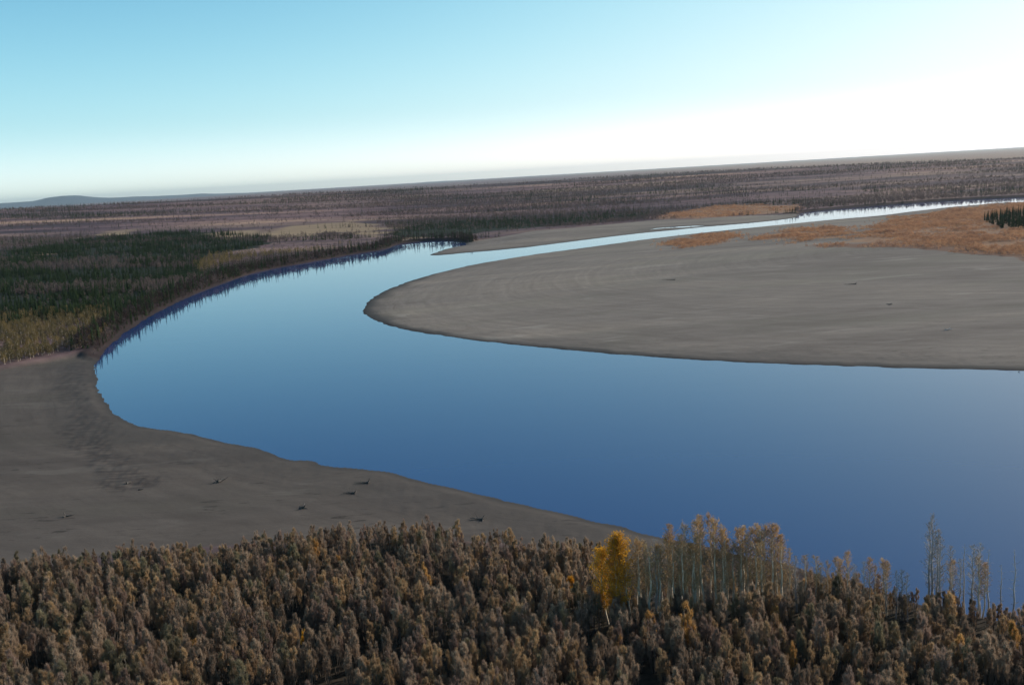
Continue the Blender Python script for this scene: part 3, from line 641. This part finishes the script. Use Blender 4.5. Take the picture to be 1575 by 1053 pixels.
# coloured ones
SP = [(879, 938, .8, 5, 'small bright orange-yellow bush left of the golden poplar'), (1000, 1004, .8, 4, 'orange-leaved bush below the tall poplar trunks'), (1057, 1020, 1.0, 4, 'wide orange-tan bush in front of the tall poplar stand'),
      (951, 1030, .7, 4, 'small orange bush near the bottom edge, below the golden poplar'), (657, 925, .8, 4, 'orange-tinted bush in the thicket, upper middle'), (488, 880, .8, 4, 'orange-leaved bush near the sand edge, left of middle'),
      (526, 898, .7, 4, 'smaller orange bush just below and right of the one near the sand edge'), (472, 1022, .65, 5, 'small yellow-leaved bush near the bottom, left of middle'), (305, 1036, .7, 4, 'small pale orange bush at the bottom, in the left third of the thicket'),
      (526, 1004, .6, 4, 'little rust-orange bush near the bottom, right of the small yellow one'), (1557, 1040, 1.0, 4, 'wide orange bush at the lower right corner'), (1459, 976, .8, 4, 'orange bush under the bare dead trunks at right'),
      (1311, 985, .8, 4, 'orange-tan bush below the slim tufted poplars'), (1218, 1055, .7, 4, 'small orange bush at the bottom edge, right of the tall stand'), (1478, 1050, .8, 4, 'tall narrow orange bush near the bottom right'), (1195, 985, .6, 4, 'small orange bush at the foot of the right end of the tall stand')]
SPX = np.array([gp(a[0], a[1], 2.5) for a in SP]); SPZ = fields(SPX[:, 0], SPX[:, 1], False)[0]
for (x_, y_, s_, kd, lb), p, z in zip(SP, SPX, SPZ):
    put_brush(p, z, s_ * 1.3, kd, random.randrange(9), lb, 'autumn-coloured bushes in the foreground thicket', random.uniform(0, 6))

# --- spruces on the left bank and in the grove on the bar
SPM = [spruce_mesh(200 + k, 11 + k % 3, 1.25 + .12 * (k % 3)) for k in range(6)]
P = grid_pts(SPR, 5.0, 31, .5, ((-800, 500), (200, 2500))); P = P[in_view(P, 100)]
gpn = fbm(P[:, 0] / 60, P[:, 1] / 30, 411, 4); farq = smooth(900, 1500, np.hypot(P[:, 0], P[:, 1])); P = P[(gpn < .52 - .10 * farq) | (rs.uniform(size=len(P)) < .10)]
dR = river_d(P[:, 0], P[:, 1]); P = P[(dR > 5)]
ff_ = np.hypot(P[:, 0], P[:, 1]); o_ = np.argsort(ff_); P = P[o_]
px_, py_, _ = pix(np.column_stack([P, np.full(len(P), 3.)])); vis = (px_ > 0) & (px_ < 1575)
nearS = np.where(vis)[0][:225]; Zs = fields(P[:, 0], P[:, 1], False)[0]
for q in nearS:
    o = link('spruce_tree', SPM[rs.randint(6)], None, (P[q, 0], P[q, 1], Zs[q] - .1)); s_ = rs.uniform(.5, 1.3); o.scale = (s_, s_, s_ * rs.uniform(.7, .9)); o.rotation_euler = (0, 0, rs.uniform(0, 6))
    tag(o, f'dark green {"tall" if s_ > 1.05 else "short" if s_ < .85 else "middling"} spruce behind the yellow poplars, {"left edge" if px_[q] < 90 else "right half by the river" if px_[q] > 180 else "middle"} of the stand', 'tree', f'spruces on the left bank {int(px_[q] > 90) + int(px_[q] > 180)} {int(s_ > 1.05) + int(s_ > .85)}')
restS = np.setdiff1d(np.arange(len(P)), nearS)
SS = [src(m) for m in SPM]
s_ = rs.uniform(.45, 1.25, len(restS)); scatter('spruce_forest', np.column_stack([P[restS], Zs[restS] - .1]), rs.uniform(0, 6.28, len(restS)), np.stack([s_, s_, s_ * rs.uniform(.65, .9, len(s_))], 1), rs.randint(0, 6, len(restS)), SS, 'dark spruce forest covering the land behind the left bank', 'forest')
G = grid_pts(GROVE, 8.5, 33, .5, ((0, 500), (1600, 2500))); G = G[in_view(G, 150)]; G = G[np.argsort(np.hypot(G[:, 0], G[:, 1]))]; Gz = fields(G[:, 0], G[:, 1], False)[0]
gx_, _, _ = pix(np.column_stack([G, Gz])); gi_ = np.where(gx_ < 1577)[0][:60]; gr_ = np.setdiff1d(np.arange(len(G)), gi_); gs_ = rs.uniform(.6, 1.05, len(gr_))
scatter('spruce_wood', np.column_stack([G[gr_], Gz[gr_] - .1]), rs.uniform(0, 6, len(gr_)), np.stack([gs_] * 3, 1), rs.randint(0, 6, len(gr_)), SS, 'rear part of the green spruce grove on the sandbar', 'wood')
for p, z in zip(G[gi_], Gz[gi_]):
    o = link('spruce_tree', SPM[rs.randint(6)], None, (p[0], p[1], z - .1)); s_ = rs.uniform(.6, 1.05); o.scale = (s_ * 1.2, s_ * 1.2, s_); o.rotation_euler = (0, 0, rs.uniform(0, 6))
    tag(o, 'green spruce in the small grove on the sandbar at the right edge', 'tree', 'spruces in the grove on the sandbar')
# fringe of trees right along the outer bank, mirrored in the river
bank = catmull(gpoly(outer_bank), 6); FR = []
seg = np.linalg.norm(np.diff(bank, axis=0), axis=1); cum = np.concatenate([[0], np.cumsum(seg)])
for s0 in np.arange(0, cum[-1], 2.6):
    for row in range(4):
        s1 = s0 + rs.uniform(-1.5, 1.5); pp = np.array([np.interp(s1, cum, bank[:, 0]), np.interp(s1, cum, bank[:, 1])]); k = min(np.searchsorted(cum, s1), len(bank) - 1)
        tv = bank[k] - bank[k - 1]; tv /= np.linalg.norm(tv); nv = np.array([-tv[1], tv[0]]); pp = pp + nv * (3.2 + row * 4.5 + rs.uniform(-1.2, 2.2)); FR.append(pp)
FR = np.array(FR); dF = river_d(FR[:, 0], FR[:, 1]); FR = FR[(dF > 1.2)]
# --- yellow poplars on the left
def ymesh(seed): return lod_mesh(seed, 10, 1.9, 300, .55, [F_ypop, B_pop], 'poplar_tree')
YM = [ymesh(300 + k) for k in range(5)]
Yp = grid_pts(YPOP, 4.6, 35, .5, ((-700, 300), (0, 1400))); Yp = Yp[in_view(Yp, 40)]; dy = river_d(Yp[:, 0], Yp[:, 1]); Yp = Yp[dy > 8]; Yp = Yp[np.argsort(np.hypot(Yp[:, 0], Yp[:, 1]))]
Yz = fields(Yp[:, 0], Yp[:, 1], False)[0]; keep = fbm(Yp[:, 0] / 14, Yp[:, 1] / 14, 5, 2) < .68; Yp = Yp[keep]; Yz = Yz[keep]
print('yellow poplars', len(Yp), 'brush', len(FP), 'spruce', len(P), 'fringe', len(FR), 'grove', len(G))
yx_ = pix(np.column_stack([Yp, Yz]))[0]
ys_ = rs.uniform(.5, 1.0, max(len(Yp) - 225, 0)); yr = Yp[225:]
if len(yr): scatter('poplar_wood', np.column_stack([yr, Yz[225:] - .1]), rs.uniform(0, 6, len(yr)), np.stack([ys_ * 1.1, ys_ * 1.1, ys_ * .7], 1), rs.randint(0, 5, len(yr)), [src(m) for m in YM], 'rear of the faded yellow poplar stand at the left edge, in front of the spruces', 'wood')
for q, (p, z) in enumerate(zip(Yp[:225], Yz)):
    o = link('poplar_tree', YM[rs.randint(5)], None, (p[0], p[1], z - .1)); s_ = rs.uniform(.5, 1.1); o.scale = (s_ * 1.15, s_ * 1.15, s_ * rs.uniform(.6, .8)); o.rotation_euler = (0, 0, rs.uniform(0, 6))
    tag(o, f'faded yellow-olive {"tall" if s_ > .9 else "small" if s_ < .7 else "middling"} poplar in the low stand above the beach, {"left end" if yx_[q] < 60 else "right end" if yx_[q] > 120 else "middle"}', 'tree', f'yellow poplars above the left beach {int(yx_[q] > 60) + int(yx_[q] > 120)} {int(s_ > .7) + int(s_ > .9)}')
# --- far woods: one mixed mass out to the plain
far_br = [src(lod_mesh(400 + k, 7, 2.0, 70, .8, [F_far, B_brush], 'far_brown', trunk=False)) for k in range(4)]
F_bank = foliage('dark_bank_brush', [(.25, (.035, .025, .026)), (.5, (.06, .043, .042)), (.75, (.09, .065, .055))], .25, .02)
bank_br = [src(lod_mesh(460 + k, 8, 2.0, 90, .7, [F_bank, B_brush], 'bank_brush', trunk=False)) for k in range(4)]
far_y = [src(lod_mesh(420 + k, 9, 1.7, 80, .75, [F_ypop, B_pop], 'far_yellow', trunk=False)) for k in range(2)]
far_s = [src(spruce_mesh(440 + k, 11, 1.5, 6, trunk=False)) for k in range(3)]
n_c = 210000; rs2 = np.random.RandomState(9)
u_ = rs2.uniform(0, 1, n_c); r1, r2, al = 650., 7500., .6; rr_ = (r1 ** al + u_ * (r2 ** al - r1 ** al)) ** (1 / al); aa = np.radians(rs2.uniform(-30, 30, n_c))
Q = np.stack([np.sin(aa) * rr_, np.cos(aa) * rr_], 1)
fq = fields(Q[:, 0], Q[:, 1])
wood = (fq['d'] > 3) & (fq['sand'] < .3) & (fq['fg'] < .3) & ((fq['mead'] < .35) | (rs2.uniform(size=n_c) < .12)) & (fq['orange'] < .5) & (sdf(Q[:, 0], Q[:, 1], YPOP) < 0) & ((sdf(Q[:, 0], Q[:, 1], SPR) < 0) | (rs2.uniform(size=n_c) < .8))
pn = fbm(Q[:, 0] / 260, Q[:, 1] / 75, 61, 4); pn2 = fbm(Q[:, 0] / 520, Q[:, 1] / 150, 65, 4); r_q = np.hypot(Q[:, 0], Q[:, 1])
openp = (pn2 > .52 - .10 * smooth(2500, 6000, r_q) - .09 * smooth(200, 2500, Q[:, 0])) & (rs2.uniform(size=n_c) < .93)
wood &= ~openp
Q = Q[wood]; pn = pn[wood]; dk = fq['dark'][wood]; zz = fq['h'][wood]; dd = fq['d'][wood]
ys = sdf(Q[:, 0], Q[:, 1], YSTRIP) > -2
spr_ = (rs2.uniform(size=len(Q)) < np.where((dk > .5) & (sdf(Q[:, 0], Q[:, 1], SPR) < 0), .8, smooth(.53, .58, pn) * .88))
ixf = np.where(spr_, 6 + rs2.randint(0, 3, len(Q)), rs2.randint(0, 4, len(Q))); ixf = np.where(ys, 4 + rs2.randint(0, 2, len(Q)), ixf)
rq = np.hypot(Q[:, 0], Q[:, 1]); s_ = rs2.uniform(.6, 1.2, len(Q)) * (1 + .5 * smooth(2500, 7000, rq))
print('far trees', len(Q))
scatter('forest', np.column_stack([Q, zz - .1]), rs2.uniform(0, 6.28, len(Q)), np.stack([s_ * (1 + .5 * smooth(2500, 7000, rq)), s_, s_ * .95], 1), ixf, far_br + far_y + far_s, 'brown and dark green woods spreading over the plain beyond the river', 'forest')
fs_ = rs2.uniform(.5, 1.15, len(FR)) * (.35 + .8 * smooth(0, 11, river_d(FR[:, 0], FR[:, 1]))); fz = fields(FR[:, 0], FR[:, 1], False)[0]; t_ = rs2.uniform(size=len(FR))
scatter('bank_trees', np.column_stack([FR, fz - .2]), rs2.uniform(0, 6.28, len(FR)), np.stack([fs_, fs_, fs_ * 1.05], 1), np.where(t_ < .28, rs2.randint(0, 3, len(FR)), 3 + rs2.randint(0, 4, len(FR))), SS[:3] + bank_br, 'dark fringe of spruce and brush along the outer bank, mirrored in the river', 'trees')
# --- orange willow shrubs
WM = [src(lod_mesh(500 + k, 2.6, 1.7, 60, .5, [F_willow, B_brush], 'willow', trunk=False)) for k in range(4)]
WP = []
for k, Pn in enumerate(OR + [NOR, RED]):
    s0_ = 3.0 if k < 3 else 4.2 if k == 3 else 5.5
    big_ = np.array([[Pn[:, 0].min() - 40, Pn[:, 1].min() - 40], [Pn[:, 0].max() + 40, Pn[:, 1].min() - 40], [Pn[:, 0].max() + 40, Pn[:, 1].max() + 40], [Pn[:, 0].min() - 40, Pn[:, 1].max() + 40]])
    p = grid_pts(big_, s0_, 600 + k, .5, ((-200, 600), (1400, 2600))); p = p[in_view(p, 150)]; e_ = sdf(p[:, 0], p[:, 1], Pn)
    WP.append(p[(e_ > 0) | (np.random.RandomState(k).uniform(size=len(p)) < .5 * np.exp(e_ / 14.0) * (e_ > -40))])
WP = np.concatenate(WP); fw_ = fields(WP[:, 0], WP[:, 1]); cl = fbm(WP[:, 0] / 18, WP[:, 1] / 12, 91, 3); big = fbm(WP[:, 0] / 70, WP[:, 1] / 40, 95, 3)
okw = (fw_['d'] > 4) & (fw_['dark'] < .5) & (cl > .40) & (big > .38) & (np.maximum(fw_['orange'], fw_['red'] * .6) > rs2.uniform(-.05, .6, len(WP))); WP = WP[okw]; wz = fw_['h'][okw]
s_ = rs2.uniform(.45, 1.25, len(WP)) * (.15 + 1.9 * cl[okw] ** 1.3); print('willows', len(WP))
scatter('willow_scrub', np.column_stack([WP, wz - .1]), rs2.uniform(0, 6.28, len(WP)), np.stack([s_, s_, s_], 1), rs2.randint(0, 4, len(WP)), WM, 'orange autumn willow scrub covering the inner part of the sandbar', 'shrubs')

# ------------------------------------------------------------------ driftwood
def log_mesh(seed, L, roots=True, branches=2):
    rs = np.random.RandomState(seed); m = MB(); n = 7
    pts = [np.array([L * k / (n - 1), .12 * L * math.sin(k * .5 + seed) * .3, .22 + .05 * L * (k / (n - 1)) * rs.uniform(.3, 1)]) for k in range(n)]
    m.tube(pts, [.26 - .18 * k / (n - 1) for k in range(n)], 8)
    if roots:
        for q in range(9):
            a = q * 6.283 / 9 + rs.uniform(-.3, .3); d = np.array([-.5, math.cos(a), math.sin(a)]); l = rs.uniform(.7, 1.4)
            m.tube([pts[0], pts[0] + d * l * .5 + rs.normal(size=3) * .08, pts[0] + d * l + rs.normal(size=3) * .15], [.16, .09, .03], 5)
    for q in range(branches):
        p = pts[2 + q % 4]; d = np.array([rs.uniform(.2, .9), rs.uniform(-1, 1), rs.uniform(.2, 1)]); l = rs.uniform(.8, 2.2)
        m.tube([p, p + d * l * .5, p + d * l + np.array([0, 0, .2])], [.1, .06, .02], 5)
    return m.mesh('driftwood_log', [B_log])
LG = [(336, 741, 6, 60, 'dark forked snag lying on the near beach, left of middle'), (466, 782, 5.5, 95, 'dark upended root snag on the near beach, closest to the thicket'),
      (545, 757, 6, 170, 'dark log lying on the beach near the water'), (566, 741, 7, 175, 'long dark log on the greenish sand patch by the waterline'),
      (742, 797, 6, 160, 'dark log at the narrow right end of the beach'), 
      (196, 746, 3.5, 50, 'small dark stump on the left part of the beach, above the brush'), (213, 755, 2.5, 10, 'tiny dark log right of the small stump on the beach'), (102, 800, 4, 15, 'small dark log on the far left of the beach near the brush'),
      
      (1038, 442, 11, 175, 'dark log pile lying alone in the middle of the sandbar'), (1316, 451, 9, 178, 'dark stranded log on the right part of the sandbar'), 
      (1370, 478, 3.5, 120, 'small dark snag on the sandbar, right of the stranded logs'), (1455, 512, 4.5, 10, 'pale grey log on the lower right part of the sandbar'), (1566, 568, 6, 170, 'dark log at the waterline of the sandbar at the right edge')]
LP = np.array([gp(a[0], a[1], 1.2) for a in LG]); LZ = fields(LP[:, 0], LP[:, 1], False)[0]
for k, ((x_, y_, L, rz_, lb), p, z) in enumerate(zip(LG, LP, LZ)):
    e = link('driftwood_log', log_mesh(700 + k, L * (.62 if y_ > 600 else .9), L > 3, 2 if L > 4 else 0), None, (p[0], p[1], z)); e.rotation_euler = (0, 0, R(rz_)); e.scale = (1, 1.3, 1.5) if k in (0, 1, 14) else (1, 1.1, 1.1)
    if 'pale' in lb: e.data.materials[0] = B_dead
    tag(e, lb, 'log', 'driftwood stranded on the sand')

# ------------------------------------------------------------------ haze
hz = NT('haze'); pv = hz.n('ShaderNodeVolumePrincipled'); pv.inputs['Color'].default_value = (.80, .92, 1, 1); pv.inputs['Density'].default_value = 1.5e-5; pv.inputs['Anisotropy'].default_value = .5
hz.l(pv.outputs[0], hz.out.inputs['Volume'])
s_ = 72000; z0, z1 = -4, 480
hv = [(-s_, -s_, z0), (s_, -s_, z0), (s_, s_, z0), (-s_, s_, z0), (-s_, -s_, z1), (s_, -s_, z1), (s_, s_, z1), (-s_, s_, z1)]
ho = link('haze', mesh_np('haze', hv, [[(0, 3, 2, 1), (4, 5, 6, 7), (0, 1, 5, 4), (1, 2, 6, 5), (2, 3, 7, 6), (3, 0, 4, 7)]], [hz.m])); tag(ho, 'pale bluish haze in the air over the river plain', 'haze', None, 'stuff')
